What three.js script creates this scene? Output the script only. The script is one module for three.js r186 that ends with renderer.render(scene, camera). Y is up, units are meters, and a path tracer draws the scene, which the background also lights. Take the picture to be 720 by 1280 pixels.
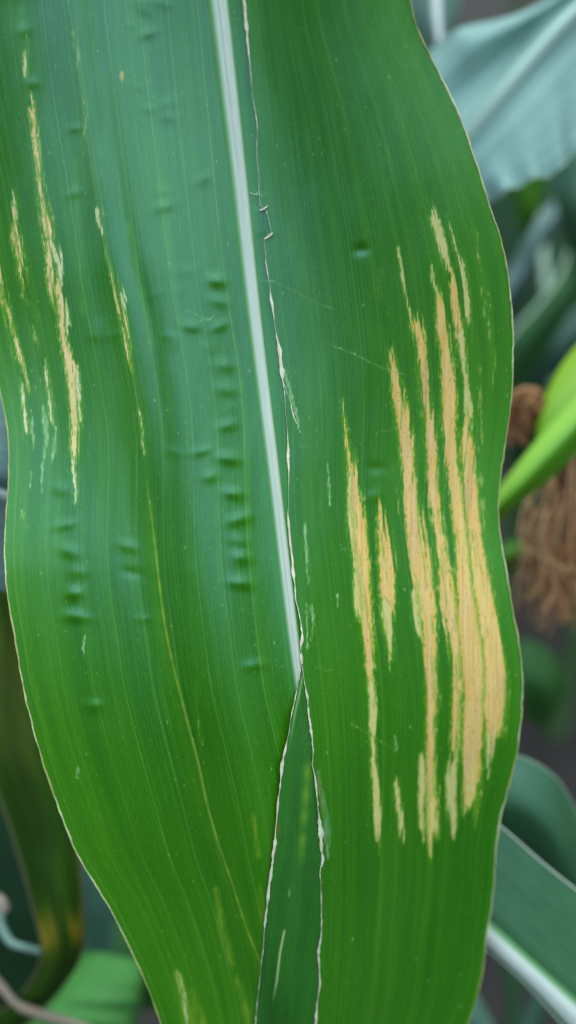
import * as THREE from 'three';
import { mergeGeometries } from 'three/addons/utils/BufferGeometryUtils.js';

const clamp = (x, a = 0, b = 1) => Math.min(b, Math.max(a, x));
// ---------------------------------------------------------------- camera, sky, sun, exposure
const scene = new THREE.Scene();
const FOV = 55, PITCH = 35 * Math.PI / 180, EYE = new THREE.Vector3(0, 1.1, 0);
const camera = new THREE.PerspectiveCamera(FOV, 720 / 1280, 0.01, 900);
camera.position.copy(EYE);
camera.rotation.x = -PITCH;
camera.focus = 0.182;
camera.userData.fStop = 6.5;
scene.add(camera);

const SUN = new THREE.Vector3(0.12, 0.94, -0.30).normalize();
const SKYK = 1.25;
{ // open sky with thin bright haze towards the sun
  const w = 256, h = 128, d = new Float32Array(w * h * 4);
  for (let j = 0; j < h; j++) for (let i = 0; i < w; i++) {
    const th = (0.5 - (j + 0.5) / h) * -Math.PI, ph = ((i + 0.5) / w - 0.5) * 2 * Math.PI;
    const y = Math.sin(th), x = Math.cos(th) * Math.cos(ph), z = Math.cos(th) * Math.sin(ph);
    const up = Math.max(0, y), q = clamp((up - 0.15) / 0.75), dome = 0.10 + 0.90 * q * q * (3 - 2 * q); // open overhead, dull towards the horizon
    const c = Math.max(0, x * SUN.x + y * SUN.y + z * SUN.z), glow = 0.06 * Math.pow(c, 4);
    const o = (j * w + i) * 4;
    d[o] = SKYK * (0.74 * dome + glow);
    d[o + 1] = SKYK * (0.88 * dome + glow);
    d[o + 2] = SKYK * (1.02 * dome + glow);
    d[o + 3] = 1;
  }
  const t = new THREE.DataTexture(d, w, h, THREE.RGBAFormat, THREE.FloatType);
  t.mapping = THREE.EquirectangularReflectionMapping; t.magFilter = THREE.LinearFilter; t.minFilter = THREE.LinearFilter; t.needsUpdate = true;
  scene.background = t; scene.environment = t;
}
const sun = new THREE.DirectionalLight(0xfff0d8, 0.7);
sun.position.copy(SUN).multiplyScalar(6); sun.castShadow = true; sun.shadow.radius = 40;
sun.shadow.mapSize.set(2048, 2048);
Object.assign(sun.shadow.camera, { left: -3, right: 3, top: 3, bottom: -3, near: 0.1, far: 14 });
scene.add(sun, sun.target);
const renderer = new THREE.WebGLRenderer({ antialias: true });
renderer.toneMapping = THREE.LinearToneMapping;
renderer.toneMappingExposure = 2.0;
renderer.shadowMap.enabled = true;

// ---------------------------------------------------------------- helpers
function rng(seed) { let a = seed >>> 0; return () => { a = (a + 0x6D2B79F5) | 0; let t = Math.imul(a ^ (a >>> 15), 1 | a); t = (t + Math.imul(t ^ (t >>> 7), 61 | t)) ^ t; return ((t ^ (t >>> 14)) >>> 0) / 4294967296; }; }
const hash = (x, y) => { let h = (Math.imul(x | 0, 374761393) + Math.imul(y | 0, 668265263)) | 0; h = Math.imul(h ^ (h >>> 13), 1274126177); return ((h ^ (h >>> 16)) >>> 0) / 4294967296; };
function noise(x, y) { // value noise, -1..1
  const xi = Math.floor(x), yi = Math.floor(y), fx = x - xi, fy = y - yi, u = fx * fx * (3 - 2 * fx), v = fy * fy * (3 - 2 * fy);
  const a = hash(xi, yi), b = hash(xi + 1, yi), c = hash(xi, yi + 1), d = hash(xi + 1, yi + 1);
  return 2 * (a + (b - a) * u + (c - a) * v + (a - b - c + d) * u * v) - 1;
}
const fbm = (x, y) => 0.55 * noise(x, y) + 0.28 * noise(x * 2.1 + 7, y * 2.1 + 3) + 0.17 * noise(x * 4.3 + 1, y * 4.3 + 9);
const sstep = (a, b, x) => { const t = clamp((x - a) / (b - a)); return t * t * (3 - 2 * t); };
const lerp = (a, b, t) => a + (b - a) * t;
const gauss = (x, s) => Math.exp(-0.5 * x * x / (s * s));
// smooth curve x(y) through [y, x] knots (monotone cubic)
function curve(k) {
  const n = k.length, m = [];
  const sl = (i) => (k[i + 1][1] - k[i][1]) / (k[i + 1][0] - k[i][0]);
  for (let i = 0; i < n; i++) m.push(i === 0 ? sl(0) : i === n - 1 ? sl(n - 2) : (sl(i - 1) + sl(i)) / 2);
  return (y) => {
    if (y <= k[0][0]) return k[0][1] + m[0] * (y - k[0][0]);
    if (y >= k[n - 1][0]) return k[n - 1][1] + m[n - 1] * (y - k[n - 1][0]);
    let i = 0; while (y > k[i + 1][0]) i++;
    const h = k[i + 1][0] - k[i][0], t = (y - k[i][0]) / h, t2 = t * t, t3 = t2 * t;
    return (2 * t3 - 3 * t2 + 1) * k[i][1] + (t3 - 2 * t2 + t) * h * m[i] + (3 * t2 - 2 * t3) * k[i + 1][1] + (t3 - t2) * h * m[i + 1];
  };
}
const linear = (k) => (y) => { let i = 0; while (i < k.length - 2 && y > k[i + 1][0]) i++; return lerp(k[i][1], k[i + 1][1], clamp((y - k[i][0]) / (k[i + 1][0] - k[i][0]))); };
// a point of the place: angle of sight given by plan coordinates of the survey sheet, distance in metres
const F = 640 / Math.tan(FOV * Math.PI / 360);
const FW = new THREE.Vector3(0, -Math.sin(PITCH), -Math.cos(PITCH)), UPV = new THREE.Vector3(0, Math.cos(PITCH), -Math.sin(PITCH));
function at(x, y, d) {
  const a = d * (x - 360) / F, b = d * (640 - y) / F;
  return new THREE.Vector3(EYE.x + a, EYE.y + d * FW.y + b * UPV.y, EYE.z + d * FW.z + b * UPV.z);
}
const counts = {};
function numbered(n) { const c = counts[n] = (counts[n] ?? -1) + 1; return c ? `${n}_${String(c).padStart(3, '0')}` : n; }
function thing(name, label, category, pos, group) {
  const o = new THREE.Group(); o.name = numbered(name); o.userData = { label, category };
  if (group) o.userData.group = group;
  if (pos) o.position.copy(pos);
  scene.add(o); return o;
}
function part(name, geo, mat, parent, origin, label) {
  if (origin) geo.translate(-origin.x, -origin.y, -origin.z);
  const m = new THREE.Mesh(geo, mat); m.name = name; m.castShadow = m.receiveShadow = true;
  if (label) m.userData.label = label;
  parent.add(m); return m;
}
function grid(nu, nv, fn, uvfn) { // sheet of (nu+1) x (nv+1) points
  const p = new Float32Array((nu + 1) * (nv + 1) * 3), uv = new Float32Array((nu + 1) * (nv + 1) * 2), ix = [];
  for (let j = 0; j <= nv; j++) for (let i = 0; i <= nu; i++) {
    const o = j * (nu + 1) + i, q = fn(i / nu, j / nv, i, j), w = uvfn ? uvfn(i / nu, j / nv, i, j) : [i / nu, j / nv];
    p[o * 3] = q.x; p[o * 3 + 1] = q.y; p[o * 3 + 2] = q.z; uv[o * 2] = w[0]; uv[o * 2 + 1] = w[1];
    if (i < nu && j < nv) ix.push(o, o + nu + 1, o + 1, o + 1, o + nu + 1, o + nu + 2);
  }
  const g = new THREE.BufferGeometry();
  g.setAttribute('position', new THREE.BufferAttribute(p, 3)); g.setAttribute('uv', new THREE.BufferAttribute(uv, 2)); g.setIndex(ix);
  g.computeVertexNormals(); return g;
}
// tube along points with a radius for each
function tube(pts, rad, sides = 6, flat = 1) {
  const n = pts.length - 1, T = new THREE.Vector3(), N = new THREE.Vector3(), B = new THREE.Vector3(), ref = new THREE.Vector3(0.02, 0.5, 0.85).normalize();
  const fr = pts.map((p, i) => {
    T.subVectors(pts[Math.min(n, i + 1)], pts[Math.max(0, i - 1)]).normalize();
    N.crossVectors(T, ref).normalize(); B.crossVectors(N, T).normalize(); return [N.clone(), B.clone()];
  });
  const q = new THREE.Vector3();
  return grid(sides, n, (u, v, i, j) => {
    const a = i / sides * Math.PI * 2, r = typeof rad === 'function' ? rad(v, j) : rad;
    return q.copy(pts[j]).addScaledVector(fr[j][0], Math.cos(a) * r).addScaledVector(fr[j][1], Math.sin(a) * r * flat);
  });
}
function dataTex(w, h, fn, srgb) {
  const d = new Uint8Array(w * h * 4), c = [0, 0, 0];
  for (let j = 0; j < h; j++) for (let i = 0; i < w; i++) {
    fn((i + 0.5) / w, (j + 0.5) / h, c, i, j); const o = (j * w + i) * 4;
    d[o] = clamp(c[0], 0, 255); d[o + 1] = clamp(c[1], 0, 255); d[o + 2] = clamp(c[2], 0, 255); d[o + 3] = 255;
  }
  return mkTex(d, w, h, srgb);
}
function mkTex(d, w, h, srgb) {
  const t = new THREE.DataTexture(d, w, h, THREE.RGBAFormat); t.magFilter = THREE.LinearFilter; t.minFilter = THREE.LinearFilter;
  if (srgb) t.colorSpace = THREE.SRGBColorSpace; t.needsUpdate = true; return t;
}

// ---------------------------------------------------------------- ground
{
  const soilMap = dataTex(512, 512, (u, v, c) => {
    const n = fbm(u * 16, v * 16) * 0.5 + fbm(u * 60, v * 60) * 0.5, k = 33 + 14 * n;
    c[0] = k * 1.06; c[1] = k; c[2] = k * 0.86;
  }, true);
  soilMap.wrapS = soilMap.wrapT = THREE.RepeatWrapping;
  const m = new THREE.MeshStandardMaterial({ map: soilMap, roughness: 0.95 });
  const line = (i, n) => { const t = i / n * 2 - 1; return Math.sign(t) * (Math.abs(t) * 3 + Math.pow(Math.abs(t), 9) * 300); };
  const q = new THREE.Vector3();
  const g = grid(260, 260, (u, v, i, j) => {
    const x = line(i, 260), z = line(j, 260), near = gauss(Math.hypot(x, z), 2.2);
    return q.set(x, near * (0.018 * fbm(x * 7, z * 7) + 0.012 * fbm(x * 24, z * 24) + 0.03 * Math.sin(x * 4)) - 0.02, z);
  }, (u, v, i, j) => [line(i, 260) / 1.3, line(j, 260) / 1.3]);
  const s = part('ground', g, m, scene); s.material.side = THREE.DoubleSide; s.userData.kind = 'structure';
}

// ---------------------------------------------------------------- the big striped leaf
// plan curves of the leaf, in sheet units (about 0.146 mm each): x over y
const Y0 = -60, Y1 = 1340, YS = Y1 - Y0;
const edgeL = curve([[-60, -95], [100, -75], [250, -45], [380, -22], [460, -6], [493, 1], [540, 10], [590, 11], [640, 8], [690, 6], [740, 9], [804, 20], [854, 28], [954, 54], [1000, 70], [1070, 98], [1135, 137], [1195, 167], [1240, 187], [1280, 201], [1340, 224]]);
const edgeR = curve([[-60, 500], [0, 513], [30, 520], [50, 528], [100, 553], [140, 572], [200, 594], [260, 613], [300, 626], [360, 637], [420, 641], [450, 641], [500, 639], [560, 631], [600, 625], [640, 623], [680, 627], [720, 634], [770, 642], [800, 648], [850, 653], [900, 651], [945, 645], [990, 634], [1020, 626], [1060, 620], [1120, 616], [1170, 608], [1220, 602], [1250, 595], [1280, 585], [1340, 563]]);
const mid = curve([[-60, 265], [0, 273], [110, 286], [220, 299], [350, 313], [460, 326], [580, 341], [700, 355], [800, 367], [850, 374], [950, 388], [1100, 402], [1340, 415]]);
const midW = linear([[-60, 23], [110, 21], [220, 19], [350, 17], [460, 15.5], [580, 14.5], [800, 13], [950, 10], [1340, 8]]);
const tear = linear([[-60, 301], [0, 305], [50, 310], [100, 314], [130, 317], [155, 322], [200, 322], [235, 324], [258, 325], [263, 333], [290, 339], [294, 334], [300, 330], [330, 332], [350, 336], [380, 340], [415, 345], [435, 349], [460, 352], [475, 354], [500, 356], [540, 359], [580, 361], [600, 361], [640, 360], [680, 363], [705, 366], [720, 367], [750, 370], [780, 376], [795, 378], [810, 376], [830, 377], [850, 380], [870, 384], [895, 386], [920, 390], [940, 392], [955, 390], [970, 394], [1000, 397], [1040, 401], [1065, 402], [1075, 404], [1090, 400], [1130, 402], [1150, 402], [1170, 401], [1190, 398], [1230, 400], [1255, 396], [1340, 392]]);
const tearS = curve([[-60, 301], [130, 318], [230, 325], [350, 336], [480, 354], [640, 361], [780, 374], [940, 391], [1060, 401], [1200, 399], [1340, 393]]);
const flapL = linear([[832, 377], [850, 373], [868, 370], [890, 365], [920, 360], [960, 352], [985, 350], [1020, 346], [1050, 344], [1090, 339], [1110, 336], [1135, 334], [1165, 330], [1200, 327], [1240, 323], [1340, 314]]);
const crease = curve([[-60, 78], [0, 85], [40, 92], [100, 100], [160, 107], [230, 118], [262, 123], [325, 134], [380, 150], [440, 162], [480, 168], [540, 176], [600, 183], [650, 190], [720, 198], [780, 206], [830, 216], [890, 231], [950, 247], [1010, 260], [1060, 275], [1110, 292], [1160, 308], [1195, 322], [1340, 385]]);
const DIST = 0.18, PX = DIST / F;
// lean of the leaf along its length (degrees off the sheet) summed to a depth
const lean = linear([[-60, -9], [120, -7], [300, -4], [500, -1], [700, 1], [820, -5], [940, -14], [1100, -20], [1340, -25]]);
const sumLean = []; { let s = 0; for (let y = Y0 - 20; y <= Y1 + 20; y++) { sumLean.push(s); s -= Math.tan(lean(y) * Math.PI / 180); } const at0 = sumLean[500 - Y0 + 20]; for (let i = 0; i < sumLean.length; i++) sumLean[i] -= at0; }
const depthAlong = (y) => { const f = clamp(y - Y0 + 20, 0, sumLean.length - 1.001), i = Math.floor(f); return lerp(sumLean[i], sumLean[i + 1], f - i); };
// small cross puckers pressed into the blade: [x, y, strength]
const puckers = [[180, 2, .5], [185, 42, .5], [208, 130, .35], [210, 146, .4], [205, 240, .3], [205, 258, .6], [271, 351, 1.2], [238, 408, .35], [273, 377, .6], [274, 408, .6], [240, 408, .4], [281, 457, .6], [283, 487, .6], [284, 532, .7], [252, 564, .5], [262, 596, .6], [286, 573, 1.2], [292, 617, 1.1], [299, 649, 1.0], [298, 676, .5], [302, 697, 1.1], [301, 729, 1.2], [318, 832, .6],
  [76, 612, .5], [82, 656, .6], [86, 689, .8], [98, 715, .4], [92, 742, 1.2], [92, 770, .9], [118, 882, .8], [160, 683, .6], [165, 716, -.5], [120, 420, .4], [452, 312, -.9], [470, 585, -.6], [468, 620, .5]];
{ const R = rng(31); for (const p of puckers) p.push((R() - 0.5) * 0.5, 80 + R() * 110, 30 + R() * 34); for (let i = 0; i < 30; i++) { const y = R() * 860, left = R() < 0.5; puckers.push([(left ? 250 : 205) + (y - 300) * 0.09 + (R() - .5) * 46 - (R() < .3 ? 130 : 0), y, R() * 0.35, (R() - 0.5) * 0.6, 50 + R() * 120, 20 + R() * 40]); } }
function depth(x, y) { // depth of the blade in sheet units, larger is farther
  const m = mid(y), c = crease(y);
  let w = depthAlong(y);
  if (x > m) { const q = x - m; w += 0.10 * q + 0.00035 * q * q + 165 * Math.tanh((y - 420) / 620) * sstep(-20, 170, q) + 7 * sstep(60, 260, q) * Math.sin((y - 430) / 88); } else {
    const q = m - x; w += -0.10 * q + 0.00055 * q * q - 30 * Math.tanh((y - 170) / 230) * Math.pow(Math.sin(Math.PI * clamp(q / (m - c + 30))), 2);
  }
  const top = sstep(720, 350, y);
  w += -4.5 * gauss(x - c - 6, 16) * (0.25 + 0.75 * top) + top * (0.10 * Math.max(0, c - x) + 0.19 * (y - 350) * sstep(0, 120, c - x));
  w += top * 3.2 * gauss(x - c - 30, 8);
  w += 3 * sstep(850, 1000, y) * gauss(x - c - 14, 22);
  w += 2.2 * fbm(x / 90 + 3, y / 240) + 1.0 * fbm(x / 26, y / 150 + 5);
  w -= 1.6 * gauss(x - m, 14) * 0.6;
  for (const p of puckers) { const dy = y - p[1] - p[3] * (x - p[0]), dx = x - p[0]; if (dy > -30 && dy < 30 && dx > -45 && dx < 45) w -= 3.6 * p[2] * Math.exp(-dx * dx / p[4] - dy * dy / p[5]); }
  return w;
}
const surf = (x, y, lift = 0) => at(x, y, DIST + (depth(x, y) - lift) * PX);

// streaks of dead tissue: [kind, [x, y, width] ...]
const streaksR = [
  ['tan', [430, 508, 1], [436, 560, 3], [441, 600, 9], [446, 640, 17], [451, 690, 18], [455, 740, 18], [460, 780, 12], [463, 830, 9], [464, 850, 8]],
  ['cream', [464, 850, 8], [466, 890, 10], [466, 930, 6], [469, 970, 9], [472, 1015, 11], [471, 1056, 3]],
  ['cream', [437, 590, 5], [437, 640, 6], [444, 700, 4], [447, 745, 10], [450, 765, 6]],
  ['tan', [474, 638, 2], [479, 670, 12], [483, 705, 19], [485, 745, 18], [486, 775, 10], [486, 790, 3]],
  ['cream', [482, 765, 14], [487, 800, 8], [488, 835, 3]],
  ['cream', [495, 980, 4], [499, 1020, 8], [503, 1040, 7], [502, 1048, 2]],
  ['tan', [488, 425, 1], [493, 462, 8], [499, 500, 12], [507, 545, 17], [512, 600, 18], [519, 660, 24], [527, 715, 27], [535, 770, 22], [538, 820, 16], [540, 870, 14], [538, 920, 10], [538, 960, 12], [540, 1005, 16], [540, 1045, 12], [540, 1055, 3]],
  ['cream', [517, 735, 6], [521, 775, 8], [525, 790, 3]],
  ['cream', [528, 950, 6], [527, 990, 9], [527, 1045, 6]],
  ['cream', [498, 315, 2], [503, 345, 5], [512, 385, 6], [518, 405, 6]],
  ['tan', [515, 395, 3], [523, 415, 9], [528, 450, 10], [533, 500, 9], [539, 545, 12], [540, 590, 13], [545, 640, 14], [554, 695, 15], [560, 750, 21], [568, 800, 16], [572, 850, 13], [571, 900, 12], [569, 935, 6], [567, 950, 3]],
  ['cream', [573, 930, 6], [565, 965, 14], [564, 1000, 14], [566, 1036, 8], [566, 1042, 3]],
  ['cream', [540, 333, 3], [541, 345, 4]],
  ['cream', [543, 355, 10], [549, 375, 12], [551, 392, 10]],
  ['tan', [548, 375, 4], [552, 400, 13], [557, 440, 13], [561, 490, 18], [562, 540, 16], [567, 590, 15], [573, 640, 14], [578, 690, 15], [580, 730, 20], [585, 770, 27], [591, 820, 29], [594, 870, 29], [591, 920, 27], [590, 970, 23], [588, 1010, 13], [588, 1021, 4]],
  ['cream', [540, 260, 6], [548, 285, 9], [556, 315, 8], [562, 340, 4]],
  ['cream', [561, 275, 3], [568, 300, 7], [576, 325, 10], [581, 350, 6], [584, 375, 8], [586, 395, 4]],
  ['tan', [563, 345, 3], [568, 370, 9], [574, 405, 12], [577, 430, 10], [578, 450, 4]],
  ['cream', [576, 430, 12], [581, 470, 8], [585, 500, 10], [586, 525, 12]],
  ['tan', [581, 525, 6], [584, 560, 15], [588, 610, 17], [591, 650, 18], [597, 700, 20], [604, 745, 24], [612, 790, 26], [619, 840, 28], [618, 890, 27], [616, 925, 17], [612, 940, 8], [611, 945, 3]],
  ['cream', [611, 930, 8], [610, 955, 5], [609, 970, 2]],
  ['speck', [594, 290, 6], [600, 340, 8], [607, 375, 12], [611, 410, 10], [616, 440, 8], [616, 480, 6]],
  ['speck', [588, 400, 8], [595, 440, 10], [600, 540, 8], [601, 600, 10], [607, 660, 8], [614, 720, 7], [624, 765, 6]],
  ['speck', [634, 850, 7], [635, 880, 8], [632, 920, 6]],
  ['speck', [474, 338, 5], [476, 372, 4]], ['speck', [520, 460, 5], [526, 520, 5]], ['speck', [493, 580, 4], [499, 640, 4]], ['speck', [440, 905, 3], [494, 938, 4]],
  ['white', [410, 580, 2], [412, 610, 4], [413, 632, 2]], ['white', [381, 655, 3], [383, 690, 4], [385, 730, 2]], ['white', [383, 755, 3], [384, 810, 3]], ['white', [389, 757, 6], [391, 775, 4], [389, 800, 3]], ['white', [421, 743, 3], [422, 757, 4]], ['white', [494, 920, 3], [495, 937, 3]],
  ['white', [355, 462, 6], [363, 490, 4], [370, 515, 5], [374, 540, 2]],
  ['scab', [398, 965, 5], [402, 990, 8], [407, 1020, 9], [409, 1050, 10], [410, 1072, 4]],
];
const streaksL = [
  ['yellow', [25, 10, 5], [29, 50, 9], [32, 90, 8], [35, 120, 5]], ['cream', [31, 55, 4], [32, 82, 5]],
  ['tan', [38, 122, 3], [42, 150, 6], [46, 185, 5], [49, 215, 6], [53, 245, 9], [57, 265, 16], [60, 290, 13], [62, 310, 8], [63, 330, 10], [66, 355, 11], [70, 372, 6]],
  ['cream', [64, 300, 8], [74, 330, 6], [77, 355, 5]],
  ['tan', [71, 365, 5], [75, 385, 10], [77, 405, 9], [80, 435, 6], [84, 455, 9], [90, 475, 14], [92, 505, 11], [93, 535, 8], [92, 565, 9], [91, 580, 6]],
  ['cream', [84, 385, 5], [85, 415, 5]], ['cream', [97, 470, 5], [99, 510, 6], [101, 535, 4]],
  ['cream', [90, 580, 7], [93, 600, 4], [95, 622, 2]],
  ['cream', [16, 240, 3], [19, 265, 5], [19, 280, 4]], ['tan', [17, 275, 4], [21, 300, 9], [26, 325, 8], [30, 350, 3]],
  ['tan', [-3, 345, 4], [2, 370, 9], [7, 390, 8], [10, 405, 4]], ['tan', [10, 400, 3], [18, 430, 6], [26, 460, 8], [33, 480, 6], [36, 496, 2]],
  ['speck', [28, 370, 8], [40, 385, 10], [48, 400, 8]], ['speck', [40, 410, 8], [47, 440, 9]],
  ['cream', [56, 462, 2], [60, 490, 4], [64, 520, 6], [65, 540, 4]], ['speck', [52, 475, 6], [70, 510, 5]],
  ['white', [53, 508, 5], [57, 530, 9], [57, 555, 6], [53, 585, 5], [52, 615, 2]], ['white', [70, 535, 4], [68, 560, 7], [65, 578, 3]],
  ['white', [39, 512, 3], [41, 545, 4], [42, 562, 2]], ['cream', [27, 480, 3], [30, 515, 5], [33, 550, 3]], ['white', [39, 590, 3], [38, 612, 2]], ['speck', [29, 640, 8], [31, 660, 9]],
  ['tan', [135, 325, 2], [143, 365, 3], [152, 395, 4], [158, 420, 4], [163, 450, 2]], ['cream', [151, 365, 2], [158, 385, 2]],
  ['cream', [175, 522, 2], [177, 545, 3], [180, 570, 2]], ['cream', [121, 252, 4], [123, 268, 4], [128, 280, 2]],
  ['speck', [92, 40, 6], [100, 90, 8], [107, 140, 7], [104, 190, 5]],
  ['yellow', [95, 200, 5], [98, 300, 10], [104, 390, 8]], ['yellow', [160, 280, 4], [190, 430, 8]],
  ['yellow', [220, 1215, 6], [230, 1245, 14], [242, 1290, 18]], ['cream', [224, 1218, 2], [231, 1255, 4], [236, 1300, 5]], ['speck', [222, 1215, 8], [231, 1260, 12], [238, 1310, 14]],
  ['yellow', [240, 1240, 6], [256, 1290, 12]], ['yellow', [270, 1110, 4], [278, 1165, 9], [290, 1205, 7]], ['yellow', [296, 1225, 6], [308, 1265, 10], [314, 1300, 8]], ['yellow', [317, 1020, 4], [322, 1070, 5]], ['yellow', [325, 1110, 4], [329, 1150, 5]],
  ['white', [106, 795, 3], [104, 812, 5], [105, 822, 2]], ['white', [97, 960, 5], [96, 972, 6]], ['speck', [244, 855, 3], [246, 890, 4], [253, 930, 3]],
  ['dot', [152, 90, 5], [152, 96, 7], [152, 100, 5]],
];
function prep(list, seed) {
  return list.map(([kind, ...p], n) => {
    const k = p.map((q) => [q[1], q[0]]), kw = p.map((q) => [q[1], q[2]]), cx = curve(k), wd = curve(kw), a = p[0][1], b = p[p.length - 1][1];
    const rag = kind === 'tan' ? 1.1 : 0.9, s = seed + n * 17.3;
    return { kind, a, b, s,
      lo: (y) => cx(y) - Math.max(0.2, wd(y) * (seed > 500 ? 0.37 : 0.44) + rag * fbm(y / 16, s) + 0.7 * noise(y / 4.5, s + 5) * rag),
      hi: (y) => cx(y) + Math.max(0.2, wd(y) * (seed > 500 ? 0.37 : 0.44) + rag * fbm(y / 16, s + 40) + 0.7 * noise(y / 4.5, s + 50) * rag) };
  });
}
const SR = prep(streaksR, 3), SL = prep(streaksL, 900);
const rowsOf = (S) => { const H = 2048; for (const s of S) { s.r0 = Math.max(0, Math.floor((s.a - 8 - Y0) / YS * H)); s.r1 = Math.min(H - 1, Math.ceil((s.b + 8 - Y0) / YS * H)); s.L = []; s.R = []; for (let j = s.r0; j <= s.r1; j++) { const y = clamp(Y0 + (j + 0.5) / H * YS, s.a, s.b); s.L.push(s.lo(y)); s.R.push(s.hi(y)); } } };
rowsOf(SR); rowsOf(SL);
const mix3 = (c, r, g, b, t) => { c[0] += (r - c[0]) * t; c[1] += (g - c[1]) * t; c[2] += (b - c[2]) * t; };
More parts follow.
